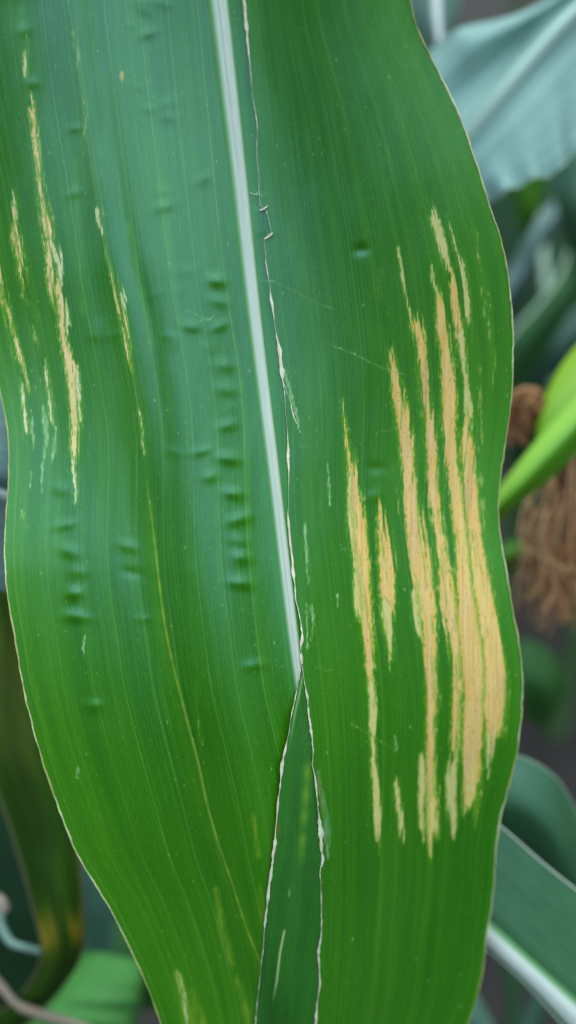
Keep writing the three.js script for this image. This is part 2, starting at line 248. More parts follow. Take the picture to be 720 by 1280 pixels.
// dust specks and scratches on the waxy surface
const R1 = rng(11), specks = []; for (let i = 0; i < 800; i++) specks.push([R1() * 720 - 60, R1() * 1340 - 30, 0.4 + R1() * R1() * R1() * 1.2, R1()]);
const scratches = [[335, 350, 420, 388, .5], [413, 432, 508, 470, .8], [300, 345, 345, 352, .4], [470, 542, 495, 535, .5], [232, 388, 262, 399, .5], [455, 700, 490, 708, .5], [395, 835, 415, 838, .5], [320, 242, 332, 243, .9], [250, 402, 266, 397, .9], [425, 681, 432, 686, .7], [425, 688, 434, 687, .6], [365, 552, 385, 560, .3], [520, 1140, 536, 1152, .3]];
function bladeMaps(S, xa, xb, side) { // colour, roughness and relief over the leaf's own width and length
  const W = 1024, H = 2048, col = new Uint8Array(W * H * 4), ro = new Uint8Array(W * H * 4), bu = new Uint8Array(W * H * 4), c = [0, 0, 0];
  const cell = new Map(); for (const p of specks) { const k = Math.floor(p[1] / 8); for (let q = k - 1; q <= k + 1; q++) { if (!cell.has(q)) cell.set(q, []); cell.get(q).push(p); } }
  const veins = []; const RV = rng(side + 5); for (let v = 0.03; v < 1; v += side ? 0.075 + RV() * 0.035 : 0.085 + RV() * 0.03) veins.push([v, 0.6 + RV() * 0.6]);
  for (let j = 0; j < H; j++) {
    const y = Y0 + (j + 0.5) / H * YS, x0 = xa(y), x1 = xb(y), cr = crease(y), m = mid(y), act = S.filter((s) => j >= s.r0 - 28 && j <= s.r1 + 28), near = cell.get(Math.floor(y / 8)) || [];
    const scr = scratches.filter((s) => y > Math.min(s[1], s[3]) - 3 && y < Math.max(s[1], s[3]) + 3);
    for (let i = 0; i < W; i++) {
      const u = (i + 0.5) / W, x = x0 + (x1 - x0) * u, o = (j * W + i) * 4;
      // living tissue
      const broad = fbm(u * 5 + side * 30, y / 210), streak = fbm(u * 46 + side * 9, y / 300), fine = noise(u * 210, y / 90), grain = noise(x * 1.3, y * 0.55);
      const thin = side ? sstep(0.35, 1, u) * sstep(1150, 500, y) : 0.8 * sstep(0.35, 0.0, u) + 0.5 * sstep(750, 1100, y); c[0] = 50 + 14 * thin + 9 * broad + 9 * streak + 3 * fine + 3 * grain; c[1] = 118 + 15 * thin + 9 * broad + 10 * streak + 5 * fine + 4 * grain; c[2] = 5 + 3 * broad - 3 * streak + 2 * grain;
      let rough = 0.26 + 0.05 * broad + 0.04 * fine, h = 0.5 + 0.10 * fine;
      // minor veins: fine closely spaced ribs
      const ph = u * (side ? 62 : 78), rib = Math.pow(0.5 + 0.5 * Math.cos(ph * 2 * Math.PI), 3);
      mix3(c, 70, 142, 40, rib * (0.22 + 0.12 * noise((ph | 0) * 3.7, y / 60) + 0.06 * fine)); h += 0.10 * rib;
      // dashes of stomata rows
      const dc = Math.floor(ph), dr = Math.floor(y / 5.5 + hash(dc, 77)), hd = hash(dc * 3 + side, dr); if (hd < 0.16) { const fx = ph - dc - 0.2 - 0.6 * hash(dc, dr + 5), fy = (y / 5.5 + hash(dc, 77) - dr - 0.5) / (0.25 + 0.3 * hash(dc + 9, dr)); mix3(c, 118, 170, 90, Math.exp(-fx * fx * 40 - fy * fy * 3) * (0.1 + 2.4 * hd)); }
      // main side veins
      for (const [v, k] of veins) { const d = Math.abs(u - v) * (x1 - x0); if (d < 3) { const t = gauss(d, 0.85) * k; mix3(c, 104, 158, 84, t * (side ? 0.24 : 0.42) * (0.8 + 0.4 * noise(y / 50, v * 90))); h += 0.2 * t; } }
      if (!side) { // the long crease, with its pale line
        const d = x - cr, on = sstep(560, 700, y) * (0.75 + 0.25 * noise(y / 9, 4)), thin = 0.25 * sstep(600, 500, y);
        mix3(c, 176, 186, 84, gauss(d, 1.1) * Math.max(on * 0.85, thin));
        mix3(c, 84, 150, 22, gauss(d + 4, 6) * 0.35 * on);
        const e = Math.abs(x - m); if (e < 24) mix3(c, 56, 132, 60, sstep(24, 10, e) * 0.4);
      }
      // dead streaks
      for (const s of act) {
        const colm = Math.floor(u * (side ? 74 : 88) + 0.35 * noise(y / 40, u * 60)), jump = (hash(colm, s.s * 10) - 0.5) * (s.kind === 'tan' ? 34 : s.kind === 'cream' ? 26 : 0), yy = y + jump, q = clamp(j - s.r0 + Math.round(jump / YS * H), 0, s.L.length - 1), n1 = noise(x * 0.9 + s.s, y * 0.16), out = Math.max(s.a - yy, yy - s.b, 0), tip = sstep(70, 0, Math.min(yy - s.a, s.b - yy));
        let d = Math.max(s.L[q] - x, x - s.R[q]) + 1.0 * n1 + 0.8 * noise(x * 1.9, y * 0.45 + s.s) + out * 0.7 + (s.kind === 'cream' ? 1.2 * noise(x * 0.8, y / 20 + s.s) : 0);
        if (d > 8) continue;
        const gr = noise(x * 0.55 + s.s, y / 34), g2 = noise(x * 1.6, y / 7 + s.s);
        if (s.kind === 'tan') {
          mix3(c, 96, 164, 14, sstep(6.5, 0.5, d) * 0.6); mix3(c, 178, 184, 70, sstep(2.6, 0.2, d) * clamp(0.35 + noise(x * 1.4, y / 9)) * 0.8); mix3(c, 196, 200, 120, sstep(7, 2, d) * sstep(0.42, 0.7, noise(x * 1.0 + s.s, y / 8)) * 0.75);
          const t = sstep(0.7, -0.7, d) * sstep(-0.8, -0.35, fbm(x * 0.45 + s.s, y / 12) + (side ? 0.45 : -0.05) - 0.5 * tip);
          let r = 236 + 8 * gr, g = 198 + 11 * gr + 6 * g2, b = 114 + 15 * gr + 8 * g2; const ln = sstep(0.45, 0.8, noise(x * 0.85 + s.s, y / 120)) * 0.5; r -= 34 * ln; g -= 36 * ln; b -= 14 * ln; const fl = sstep(0.62, 0.85, noise(x * 1.2, y / 5 + s.s)); r -= 30 * fl; g -= 40 * fl; b -= 40 * fl;
          const rim = sstep(-3.6, -0.4, d) * clamp(0.5 + fbm(x / 6, y / 18)); r -= rim * 6; g -= rim * 8; b -= rim * 44;
          const pk = clamp(fbm(x / 9, y / 60 + s.s) * 1.5); r -= pk * 8; g -= pk * 8; b += pk * 14;
          const low = sstep(900, 1040, y); g += low * 8; b -= low * 4; r -= low * 18;
          const pale = side ? 0 : 0.55; r = lerp(r, 232, pale); g = lerp(g, 216, pale); b = lerp(b, 172, pale);
          const gl = sstep(0.72, 0.86, hash(colm, s.s * 7 + 3)) * sstep(-9, -2, d) * sstep(0.25, 0.6, 0.5 + noise(y / 26, colm)) * sstep(0.5, 0.25, Math.abs(u * (side ? 74 : 88) - colm - 0.5)); mix3(c, r, g, b, t * 0.97 * (1 - 0.75 * gl)); rough = lerp(rough, 0.75, t); h += t * (-0.12 + 0.1 * g2);
        } else if (s.kind === 'cream') {
          const br = sstep(-0.55, 0.25, fbm(x * 0.5 + s.s, y / 22) + 0.55 - 0.1 * Math.abs(g2)); mix3(c, 112, 166, 40, sstep(4.5, 0, d) * 0.5);
          const t = sstep(1.0, -1.4, d) * br; mix3(c, side ? 216 : 226, side ? 206 : 218, side ? 128 : 178, t * 0.92); rough = lerp(rough, 0.65, t); h += 0.06 * t * g2;
        } else if (s.kind === 'speck') {
          const t = sstep(1.5, -1.5, d) * sstep(0.1, 0.5, fbm(x * 0.42 + s.s, y / 14)); mix3(c, 172, 190, 104, t * 0.85); mix3(c, 88, 150, 26, sstep(5, -1, d) * 0.25);
        } else if (s.kind === 'yellow') {
          const t = sstep(6, -5, d) * clamp(0.65 + 0.6 * fbm(x * 0.35, y / 26)); mix3(c, lerp(104, 150, sstep(500, 1000, y)), 174, 52, t * lerp(0.4, 0.75, sstep(500, 1000, y)));
        } else if (s.kind === 'white') {
          const t = sstep(1.0, -1.0, d) * sstep(-0.5, 0.1, fbm(x * 0.5, y / 18) + 0.3); mix3(c, 178, 208, 176, t * (0.35 + 0.4 * sstep(-0.2, 0.5, noise(x * 1.5, y / 6)))); rough = lerp(rough, 0.5, t);
        } else if (s.kind === 'scab') {
          const t = sstep(1.0, -1.5, d) * sstep(-0.6, 0.1, fbm(x * 0.3, y / 12) + 0.2); mix3(c, 128, 176, 140, t * (0.4 + 0.4 * noise(x * 0.9, y / 10))); mix3(c, 150, 110, 50, sstep(3, 0, Math.abs(x - tear(y) - 4)) * 0.4 * sstep(960, 975, y) * sstep(1030, 1000, y)); rough = lerp(rough, 0.6, t);
        } else if (s.kind === 'dot') mix3(c, 190, 160, 70, sstep(1.2, -2, d) * 0.85);
      }
      for (const p of near) { const dx = x - p[0], dy = y - p[1], r2 = (dx * dx + dy * dy * (p[3] > 0.6 ? 0.25 : 1)) / (p[2] * p[2]); if (r2 < 4) { const t = Math.exp(-r2); mix3(c, 186, 214, 176, t * (0.25 + 0.5 * p[3])); h += 0.3 * t; } }
      for (const s of scr) { const ex = s[2] - s[0], ey = s[3] - s[1], t = clamp(((x - s[0]) * ex + (y - s[1]) * ey) / (ex * ex + ey * ey)), d = Math.hypot(x - s[0] - t * ex, y - s[1] - t * ey + 1.5 * Math.sin(t * 7)); if (d < 3) mix3(c, 150, 190, 140, gauss(d, 0.7) * s[4] * (0.55 + 0.45 * noise(x / 3, y / 3))); }
      col[o] = clamp(c[0], 0, 255); col[o + 1] = clamp(c[1], 0, 255); col[o + 2] = clamp(c[2], 0, 255); col[o + 3] = 255;
      ro[o] = ro[o + 1] = ro[o + 2] = clamp(rough * 255, 0, 255); ro[o + 3] = 255;
      bu[o] = bu[o + 1] = bu[o + 2] = clamp(h * 255 * 0.8, 0, 255); bu[o + 3] = 255;
    }
  }
  return new THREE.MeshPhysicalMaterial({ map: mkTex(col, W, H, true), roughnessMap: mkTex(ro, W, H), roughness: 1, bumpMap: mkTex(bu, W, H), bumpScale: 0.00006, ior: 1.72, specularColor: new THREE.Color(0.42, 0.57, 1.0), side: THREE.DoubleSide });
}
const underR = (y) => tear(y) + (y < 840 ? 3 : lerp(3, 22, sstep(840, 1000, y))); // the torn blade runs on beneath the flap
const mapL = (y) => tearS(y) + (y < 840 ? 12 : lerp(12, 26, sstep(840, 1000, y))), mapR = (y) => tearS(y) - 9;
const leftM = bladeMaps(SL, edgeL, mapL, 0), rightM = bladeMaps(SR, mapR, edgeR, 1);
const leafBase = at(300, 640, DIST);
const leaf = thing('corn_leaf', 'large torn green corn leaf in front with long tan dead streaks and white midrib', 'leaf', leafBase);
const sinkU = (x, y) => -lerp(0.9, 2.5, sstep(650, 850, y)) * sstep(18, -2, tear(y) - x) - 7 * sstep(830, 960, y) * sstep(90, 20, underR(y) - x);
const NV = 520;
const bladeL = part('leaf_blade', grid(170, NV, (u, v) => { const y = Y0 + v * YS, a = edgeL(y), x = lerp(a, underR(y), u); return surf(x, y, sinkU(x, y)); }, (u, v) => { const y = Y0 + v * YS, a = edgeL(y); return [u * (underR(y) - a) / (mapL(y) - a), v]; }), leftM, leaf, leafBase, 'half of the leaf with the midrib and a long yellow crease');
const liftR = (x, y) => lerp(0.4, 1.2, sstep(700, 850, y)) * gauss(x - tear(y), 8);
const bladeR = part('leaf_blade', grid(170, NV, (u, v) => { const y = Y0 + v * YS, x = lerp(tear(y), edgeR(y), u); return surf(x, y, liftR(x, y)); }, (u, v) => { const y = Y0 + v * YS, x = lerp(tear(y), edgeR(y), u), a = mapR(y); return [(x - a) / (edgeR(y) - a), v]; }), rightM, leaf, leafBase, 'half of the leaf with many wide tan dead streaks');
for (const [S, blade, xa, xb, lift] of [[SL, bladeL, edgeL, mapL, sinkU], [SR, bladeR, mapR, edgeR, liftR]]) for (const s of S) {
  if (s.kind !== 'tan') continue;
  const n = Math.ceil((s.b - s.a) / 2.2), k = 5, xy = (u, v) => { const y = lerp(s.a, s.b, v), e = xa(y) + 1; return [Math.max(e, lerp(s.lo(y), s.hi(y), u)), y]; };
  part('dead_streak', grid(k, n, (u, v) => { const [x, y] = xy(u, v); return surf(x, y, lift(x, y) + 0.3 + 0.25 * Math.sin(u * Math.PI)); }, (u, v) => { const [x, y] = xy(u, v); return [(x - xa(y)) / (xb(y) - xa(y)), (y - Y0) / YS]; }), blade.material, blade, leafBase);
}
// midrib: a raised pale rounded rib
const ribTex = dataTex(64, 1024, (u, v, c) => { const n = noise(u * 14, v * 60) * 4 + noise(u * 22, v * 4) * 9 + noise(u * 60, v * 700) * 3, e = sstep(0.34, 0.05, u), f = sstep(0.82, 1, u); const e2 = sstep(0.5, 0.1, u); c[0] = 188 + n; c[1] = 203 + n; c[2] = 186 + n; mix3(c, 110, 164, 120, e2 * 0.7); mix3(c, 60, 124, 44, e * 0.75); mix3(c, 70, 130, 50, f * 0.9); }, true);
const ribM = new THREE.MeshPhysicalMaterial({ map: ribTex, roughness: 0.45, specularColor: new THREE.Color(0.6, 0.85, 1), side: THREE.DoubleSide });
part('midrib', grid(14, 360, (u, v) => { const y = lerp(Y0, 1180, v), w = midW(y) * 1.25, x = Math.min(mid(y) + (u - 0.54) * w, underR(y) - 0.5); return surf(x, y, sinkU(x, y) + 0.25 + 3.4 * Math.pow(Math.sin(u * Math.PI), 0.9) * w / 22); }), ribM, leaf, leafBase);
// pale hairline margins
const edgeM = new THREE.MeshStandardMaterial({ map: dataTex(8, 1024, (u, v, c) => { const n = fbm(v * 40, 3) * 30 + noise(v * 400, 2) * 14; c[0] = 192 + n; c[1] = 200 + n; c[2] = 144 + n; mix3(c, 150, 160, 80, sstep(0, 0.6, noise(v * 26, 8)) * 0.7); }, true), roughness: 0.55 });
for (const e of [edgeL, edgeR]) { const pts = []; for (let i = 0; i <= 900; i++) { const y = Y0 + YS * i / 900; pts.push(surf(e(y) + 0.5 * noise(y / 11, 4) + 0.15 * noise(y / 2.6, 9), y, 0.6 * noise(y / 12, 3))); } part('leaf_margin', tube(pts, (v) => PX * (1.05 + 0.4 * noise(v * 90, e === edgeL ? 3 : 8)), 6), edgeM, leaf, leafBase); }
// dry torn edges: ragged papery rims
const rimTex = dataTex(32, 512, (u, v, c) => { const n = noise(u * 3, v * 130) * 16 + noise(u * 9, v * 40) * 14; c[0] = 216 + n; c[1] = 214 + n; c[2] = 188 + n * 1.2; mix3(c, 150, 120, 74, clamp(noise(u * 4, v * 22 + 9) - 0.45) * 0.8); }, true);
const rimM = new THREE.MeshStandardMaterial({ map: rimTex, roughness: 0.7, side: THREE.DoubleSide });
function rim(xOf, ya, yb, width, lift, seed, name = 'torn_edge') {
  const n = Math.ceil((yb - ya) / 1.6);
  return part(name, grid(6, n, (u, v) => {
    const y = lerp(ya, yb, v), big = Math.pow(clamp(0.5 + 0.9 * fbm(y / 24, seed)), 2) * 1.5, w = width(y) * (0.2 + 1.25 * big + 0.22 * noise(y / 3.5, seed + 3) + 0.3 * noise(y / 11, seed + 8)) * (0.3 + 0.7 * sstep(-0.35, 0.2, noise(y / 26, seed + 6))), x = xOf(y) + 0.45 * noise(y / 5, seed) + 0.7 * noise(y / 17, seed + 2) + (u - 0.5) * Math.max(0.3, w);
    return surf(x, y, lift(x, y) + 0.35 + Math.sin(u * Math.PI) * (0.35 + 0.5 * noise(y / 8, seed + 9)) * Math.min(1, w / 2.5) );
  }), rimM, leaf, leafBase);
}
rim(tear, Y0, 163, (y) => 3.0, liftR, 1.5);
rim((y) => tear(y) - 0.5, 163, 238, (y) => 0.9, liftR, 4.5);
rim(tear, 238, 268, (y) => 2.2 + 3 * gauss(y - 260, 5), liftR, 7.5);
rim(tear, 266, 830, linear([[266, 1.6], [288, 2], [296, 4], [304, 2.2], [380, 2.3], [410, 3.6], [470, 4], [490, 2], [640, 2.2], [720, 3.2], [790, 4.4], [830, 4]]), liftR, 10.5);
rim(tear, 830, Y1, linear([[830, 2], [850, 2.2], [880, 4], [900, 3], [920, 2], [940, 3.6], [960, 2.5], [1000, 3], [1060, 4.5], [1080, 2.2], [1150, 4.4], [1180, 2], [1240, 3.5], [1340, 4]]), liftR, 13.5);
rim((y) => lerp(352, 374, (y - 466) / 76) + Math.sin(y / 6), 466, 530, linear([[466, 3], [495, 3], [530, 1]]), liftR, 15.5);
// crosswise pale ticks where the tear jumps
for (const [xa, ya, xb, yb, w] of [[325, 263, 335, 257, 2.6], [330, 299, 341, 291, 2.4], [313, 241, 323, 243, 1.2]]) {
  const pts = []; for (let i = 0; i <= 12; i++) { const t = i / 12, x = lerp(xa, xb, t), y = lerp(ya, yb, t) + 1.2 * Math.sin(t * 3); pts.push(surf(x, y, 1.8)); }
  part('torn_edge', tube(pts, (v) => PX * w * 0.5 * (0.8 + 0.3 * noise(v * 6, xa)), 6), rimM, leaf, leafBase);
}
// the torn flap lying over the lower blade
const flapTex = dataTex(256, 1024, (u, v, c) => {
  const y = lerp(832, Y1, v), ph = u * 16, rib = Math.pow(0.5 + 0.5 * Math.cos(ph * 6.283), 3), b = fbm(u * 4, v * 5), s = fbm(u * 14, v * 4), g = noise(u * 60, v * 200), x = lerp(flapL(y), tear(y), u);
  c[0] = 42 + 5 * b + 5 * s + 4 * g; c[1] = 108 + 8 * b + 8 * s + 5 * g; c[2] = 32 + 6 * b + 2 * g; mix3(c, 84, 150, 66, rib * (0.1 + 0.14 * noise((ph | 0) * 5.3, v * 9)));
  mix3(c, 110, 160, 40, gauss(x - lerp(384, 376, (y - 960) / 120), 3.5) * sstep(940, 970, y) * sstep(1100, 1060, y) * (0.5 + 0.4 * noise(y / 14, 3)));
  mix3(c, 196, 208, 150, gauss(x - linear([[1110, 362], [1150, 358], [1190, 350], [1225, 346], [1280, 336]])(y), 1.1) * sstep(1105, 1125, y) * sstep(-0.3, 0.1, noise(y / 18, 7)) * 0.85);
  mix3(c, 150, 190, 120, gauss(x - flapL(y) - 4, 1) * sstep(960, 880, y) * 0.7);
  const d = Math.hypot((x - flapL(y) - 3) / 3, (y - 1036) / 8); mix3(c, 140, 100, 50, Math.exp(-d * d) * 0.5);
}, true);
const flapM = new THREE.MeshPhysicalMaterial({ map: flapTex, roughness: 0.42, side: THREE.DoubleSide });
const flapLift = (x, y) => { const t = clamp((x - flapL(y)) / Math.max(4, tear(y) - flapL(y))); return lerp(5 * sstep(832, 900, y) + 0.8, -0.6, t) + 2.2 * Math.sin(t * 3.1) * sstep(832, 1000, y); };
part('leaf_flap', grid(28, 220, (u, v) => { const y = lerp(832, Y1, v), x = lerp(flapL(y), tear(y) + 0.5, u); return surf(x, y, flapLift(x, y)); }), flapM, leaf, leafBase, 'narrow darker green strip torn loose and lying over the blade');
rim(flapL, 836, Y1, linear([[836, 1.2], [862, 1.6], [872, 5], [890, 4], [905, 3], [950, 5.5], [985, 4], [1010, 2.6], [1030, 3], [1045, 5], [1060, 2], [1095, 4], [1115, 3.5], [1135, 3], [1160, 1.8], [1340, 1.5]]), (x, y) => flapLift(flapL(y), y) + 0.3, 21.5);

// ---------------------------------------------------------------- other corn leaves
const genTex = dataTex(512, 512, (u, v, c) => {
  const b = fbm(u * 5, v * 4), s = fbm(u * 40, v * 3), f = noise(u * 150, v * 14); let k = 205 + 14 * b + 12 * s + 6 * f;
  let vein = 0; for (let i = 1; i < 14; i++) { const d = Math.abs(u - (i / 14 + 0.01 * Math.sin(i * 5))); vein += gauss(d, 0.0028) * (0.6 + 0.4 * Math.sin(i * 3)); }
  c[0] = k + vein * 38; c[1] = k + vein * 30; c[2] = k + vein * 34;
}, true);
genTex.wrapS = genTex.wrapT = THREE.RepeatWrapping;
const genBump = dataTex(512, 64, (u, v, c) => { c[0] = c[1] = c[2] = 128 + 50 * noise(u * 17, 3) + 50 * noise(u * 46, v * 2) + 26 * noise(u * 120, v * 3); });
genBump.wrapS = genBump.wrapT = THREE.RepeatWrapping;
const ribFade = (r, g, b, er, eg, eb) => new THREE.MeshPhysicalMaterial({ roughness: 0.55, specularIntensity: 0.5, side: THREE.DoubleSide, map: dataTex(64, 128, (u, v, c) => { const n = noise(u * 20, v * 2) * 6, e = sstep(0.3, 0.02, 0.5 - Math.abs(u - 0.5)); c[0] = r + n; c[1] = g + n; c[2] = b + n; mix3(c, er, eg, eb, e); }, true) });
const mats = {};
const leafMat = (r, g, b, rough = 0.45, spec = 1) => mats[[r, g, b, rough, spec]] ??= new THREE.MeshPhysicalMaterial({ map: genTex, bumpMap: genBump, bumpScale: 0.00012, specularColor: new THREE.Color(0.5, 0.85, 1.0), ior: 1.6, specularIntensity: spec, color: new THREE.Color(r, g, b), roughness: rough, side: THREE.DoubleSide });
const paleRib = (r, g, b) => new THREE.MeshStandardMaterial({ color: new THREE.Color(r, g, b), roughness: 0.5, side: THREE.DoubleSide });
// a sheet lofted through rails of [x, y, metres] (each rail one line along the leaf), with ruffles at its margins
function railSurface(rails, ruffle = 0, freq = 9, seed = 1) {
  const cs = rails.map((r) => new THREE.CatmullRomCurve3(r.map((p) => at(...p)), false, 'centripetal'));
  return (u, v) => {
    const pts = cs.map((c) => c.getPoint(v)), cross = new THREE.CatmullRomCurve3(pts, false, 'centripetal'), p = cross.getPoint(u);
    if (ruffle) { const e = Math.pow(Math.abs(u * 2 - 1), 3) * (ruffle > 0.0015 && u < 0.5 ? 0 : 1); if (ruffle > 0.0015) p.addScaledVector(UPV, 0.7 * ruffle * e * noise(v * freq * 2.6, seed)); p.addScaledVector(FW, ruffle * e * (Math.sin(v * freq * 6.283 + seed + (u > 0.5 ? 1.7 : 0)) + 0.6 * noise(v * freq * 2, seed))); }
    return p;
  };
}
function railLeaf(label, rails, mat, o = {}) {
  const fr = railSurface(rails, o.ruffle, o.freq, o.seed), f = o.fold ? (u, v) => fr(u, v).addScaledVector(FW, o.fold * Math.cos(u * 20.7 + 0.5 * Math.sin(v * 5)) * sstep(0.75, 0.4, u)) : fr, base = f(0.5, 0), t = thing('corn_leaf', label, 'leaf', base);
  const f0 = f, fw = o.waves ? (u, v) => f0(u, v).addScaledVector(FW, o.waves * Math.sin(v * 34 + 3 * Math.sin(u * 2.2))) : f;
  const g = grid(o.nu ?? 24, o.nv ?? 70, fw, (u, v) => [u, v * (o.vs ?? 2)]); part('leaf_blade', g, mat, t, base);
  if (o.rib) { // [u, width share, material, height]
    const [ru, rw, rm, rh = 0.0008] = o.rib;
    const n = new THREE.Vector3(), a = new THREE.Vector3(), b = new THREE.Vector3();
    part('midrib', grid(8, 70, (u, v) => {
      const uu = clamp(ru + (u - 0.5) * rw), p = f(uu, v); a.subVectors(f(Math.min(1, uu + 0.02), v), f(Math.max(0, uu - 0.02), v)); b.subVectors(f(uu, Math.min(1, v + 0.02)), f(uu, Math.max(0, v - 0.02)));
      n.crossVectors(a, b).normalize(); if (n.dot(FW) > 0) n.negate(); return p.addScaledVector(n, 0.0002 + rh * Math.sin(u * Math.PI));
    }), rm, t, base);
  }
  if (o.edges) for (const e of o.edges) { const pts = []; for (let i = 0; i <= 80; i++) pts.push(f(e, i / 80)); part('leaf_margin', tube(pts, o.edgeR ?? 0.00022, 5), o.edgeM ?? edgeM, t, base); }
  return t;
}
const whiteRib = paleRib(0.62, 0.70, 0.66), greenRib = paleRib(0.28, 0.42, 0.30);
// broad glaucous leaf, top right
railLeaf('broad blue-green leaf with wavy lower edge at the top right corner', [
  [[505, 95, .345], [548, 48, .335], [575, 30, .325], [640, 14, .325], [690, -8, .33], [760, -50, .345]],
  [[500, 190, .33], [555, 130, .325], [600, 88, .322], [650, 45, .325], [690, 12, .325], [770, -45, .34]],
  [[500, 250, .32], [560, 196, .316], [600, 150, .314], [650, 92, .314], [700, 34, .316], [780, -40, .33]],
  [[520, 285, .325], [580, 235, .316], [625, 195, .312], [675, 145, .312], [720, 100, .316], [800, 30, .33]],
  [[560, 290, .325], [605, 252, .315], [642, 236, .31], [690, 214, .31], [722, 188, .315], [800, 120, .33]]],
  leafMat(0.27, 0.48, 0.41, 0.55), { rib: [0.5, 0.1, ribFade(170, 198, 190, 126, 168, 152), 0.0006], ruffle: 0.0017, freq: 6.3, seed: 2, nu: 60, fold: 0.0034, nv: 120, edges: [1], edgeM: paleRib(.3, .42, .33) });
railLeaf('narrow pale blue-green leaf behind the top of the streaked leaf', [
  [[500, -40, .37], [512, 20, .37], [535, 75, .37], [560, 150, .37]], [[545, -40, .362], [546, 20, .362], [552, 70, .362], [565, 150, .362]], [[585, -40, .37], [575, 10, .37], [562, 60, .37], [572, 150, .37]]],
  leafMat(0.16, 0.30, 0.22), { rib: [0.5, 0.16, whiteRib] });
railLeaf('dull green leaf hanging at the right border under the broad blue-green leaf', [
  [[675, 150, .44], [685, 215, .44], [697, 265, .44], [712, 320, .45], [722, 370, .46]], [[725, 140, .43], [728, 210, .43], [730, 265, .43], [732, 320, .44], [735, 380, .45]], [[790, 140, .44], [780, 210, .44], [770, 265, .44], [760, 320, .45], [745, 380, .46]]],
  leafMat(0.06, 0.17, 0.07));
railLeaf('small bright green leaf tip below the wavy blue-green edge', [
  [[630, 190, .5], [638, 235, .5], [645, 265, .5], [652, 296, .5]], [[660, 190, .49], [660, 235, .49], [660, 265, .49], [655, 298, .5]], [[690, 190, .5], [682, 230, .5], [676, 262, .5], [657, 298, .5]]],
  leafMat(0.06, 0.21, 0.008, 0.6, 0.2));
railLeaf('grey-blue blurred leaf close to the streaked leaf below the bright tip', [
  [[600, 380, .58], [640, 330, .58], [662, 288, .58], [700, 240, .6]], [[610, 400, .57], [652, 340, .57], [670, 300, .57], [710, 250, .59]], [[620, 415, .58], [664, 350, .58], [678, 310, .58], [722, 262, .6]]],
  leafMat(0.11, 0.20, 0.17));
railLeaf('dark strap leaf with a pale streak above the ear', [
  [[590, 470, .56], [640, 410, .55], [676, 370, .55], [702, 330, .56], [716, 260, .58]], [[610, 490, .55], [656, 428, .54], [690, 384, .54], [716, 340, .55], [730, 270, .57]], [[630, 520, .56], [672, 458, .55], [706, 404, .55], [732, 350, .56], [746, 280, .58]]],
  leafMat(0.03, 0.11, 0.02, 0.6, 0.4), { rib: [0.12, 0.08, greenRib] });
railLeaf('blue-grey leaf in the gap between streaked leaf and ear', [
  [[600, 440, .62], [650, 420, .62], [700, 400, .62], [760, 350, .64]], [[600, 470, .61], [650, 452, .61], [700, 430, .61], [760, 390, .63]], [[600, 500, .62], [650, 486, .62], [700, 470, .62], [760, 430, .64]]],
  leafMat(0.04, 0.10, 0.06, 0.6, 0.6));
// left border
railLeaf('pale blue leaf with white midrib peeping out at the left border', [
  [[-120, 440, .235], [-40, 462, .23], [10, 478, .23], [60, 500, .235]], [[-120, 560, .23], [-40, 580, .225], [10, 596, .225], [60, 610, .23]], [[-120, 590, .232], [-40, 606, .228], [10, 622, .228], [60, 640, .232]], [[-120, 700, .236], [-40, 722, .232], [10, 741, .232], [60, 760, .236]]],
  leafMat(0.14, 0.25, 0.22, 0.4), { rib: [0.62, 0.16, ribFade(200, 212, 206, 104, 138, 128)] });
railLeaf('dark green drooping leaf with yellowed end at the lower left', [
  [[-60, 700, .275], [-40, 800, .27], [-22, 930, .268], [18, 1050, .27], [40, 1130, .272], [52, 1190, .275], [22, 1248, .29], [-20, 1275, .3]],
  [[-20, 700, .272], [0, 800, .267], [26, 930, .266], [62, 1050, .267], [76, 1130, .266], [80, 1192, .27], [48, 1250, .286], [0, 1290, .3]],
  [[10, 700, .28], [24, 800, .275], [66, 940, .268], [97, 1060, .27], [103, 1130, .272], [104, 1182, .276], [76, 1236, .292], [30, 1285, .3]]],
  new THREE.MeshPhysicalMaterial({ color: new THREE.Color(1, 1, 1), roughness: 0.6, specularIntensity: 0.25, side: THREE.DoubleSide, map: dataTex(128, 512, (u, v, c) => {
    const y = v, n = fbm(u * 8, y * 10), s = fbm(u * 24, y * 5); c[0] = 40 + 10 * n; c[1] = 72 + 14 * n + 10 * s; c[2] = 14 + 6 * s;
    const t = gauss(y - 0.65 + 0.05 * s, 0.035) * clamp(0.6 + 1.2 * fbm(u * 9, y * 3)); mix3(c, 168, 140, 40, t * 0.8);
    mix3(c, 120, 88, 44, sstep(0.86, 1, u) * 0.5 * sstep(0.7, 0.2, y)); mix3(c, 110, 100, 50, gauss(y - 0.22, 0.07) * clamp(fbm(u * 4, y * 8) + 0.4) * 0.5);
  }, true) }), { vs: 1, edges: [0, 1], edgeR: 0.0004, edgeM: paleRib(0.12, 0.12, 0.05) });
railLeaf('light green leaf lying at the bottom left corner', [
  [[95, 1196, .34], [60, 1225, .33], [20, 1260, .325], [-30, 1310, .32]], [[130, 1192, .33], [98, 1235, .318], [62, 1275, .31], [30, 1330, .31]], [[176, 1202, .33], [168, 1240, .32], [150, 1290, .315], [130, 1340, .31]], [[180, 1206, .345], [178, 1245, .335], [168, 1295, .325], [150, 1345, .32]]],
  leafMat(0.08, 0.30, 0.06, 0.6, 0.35), { ruffle: 0.0012, freq: 4, nv: 60, waves: 0.0007 });
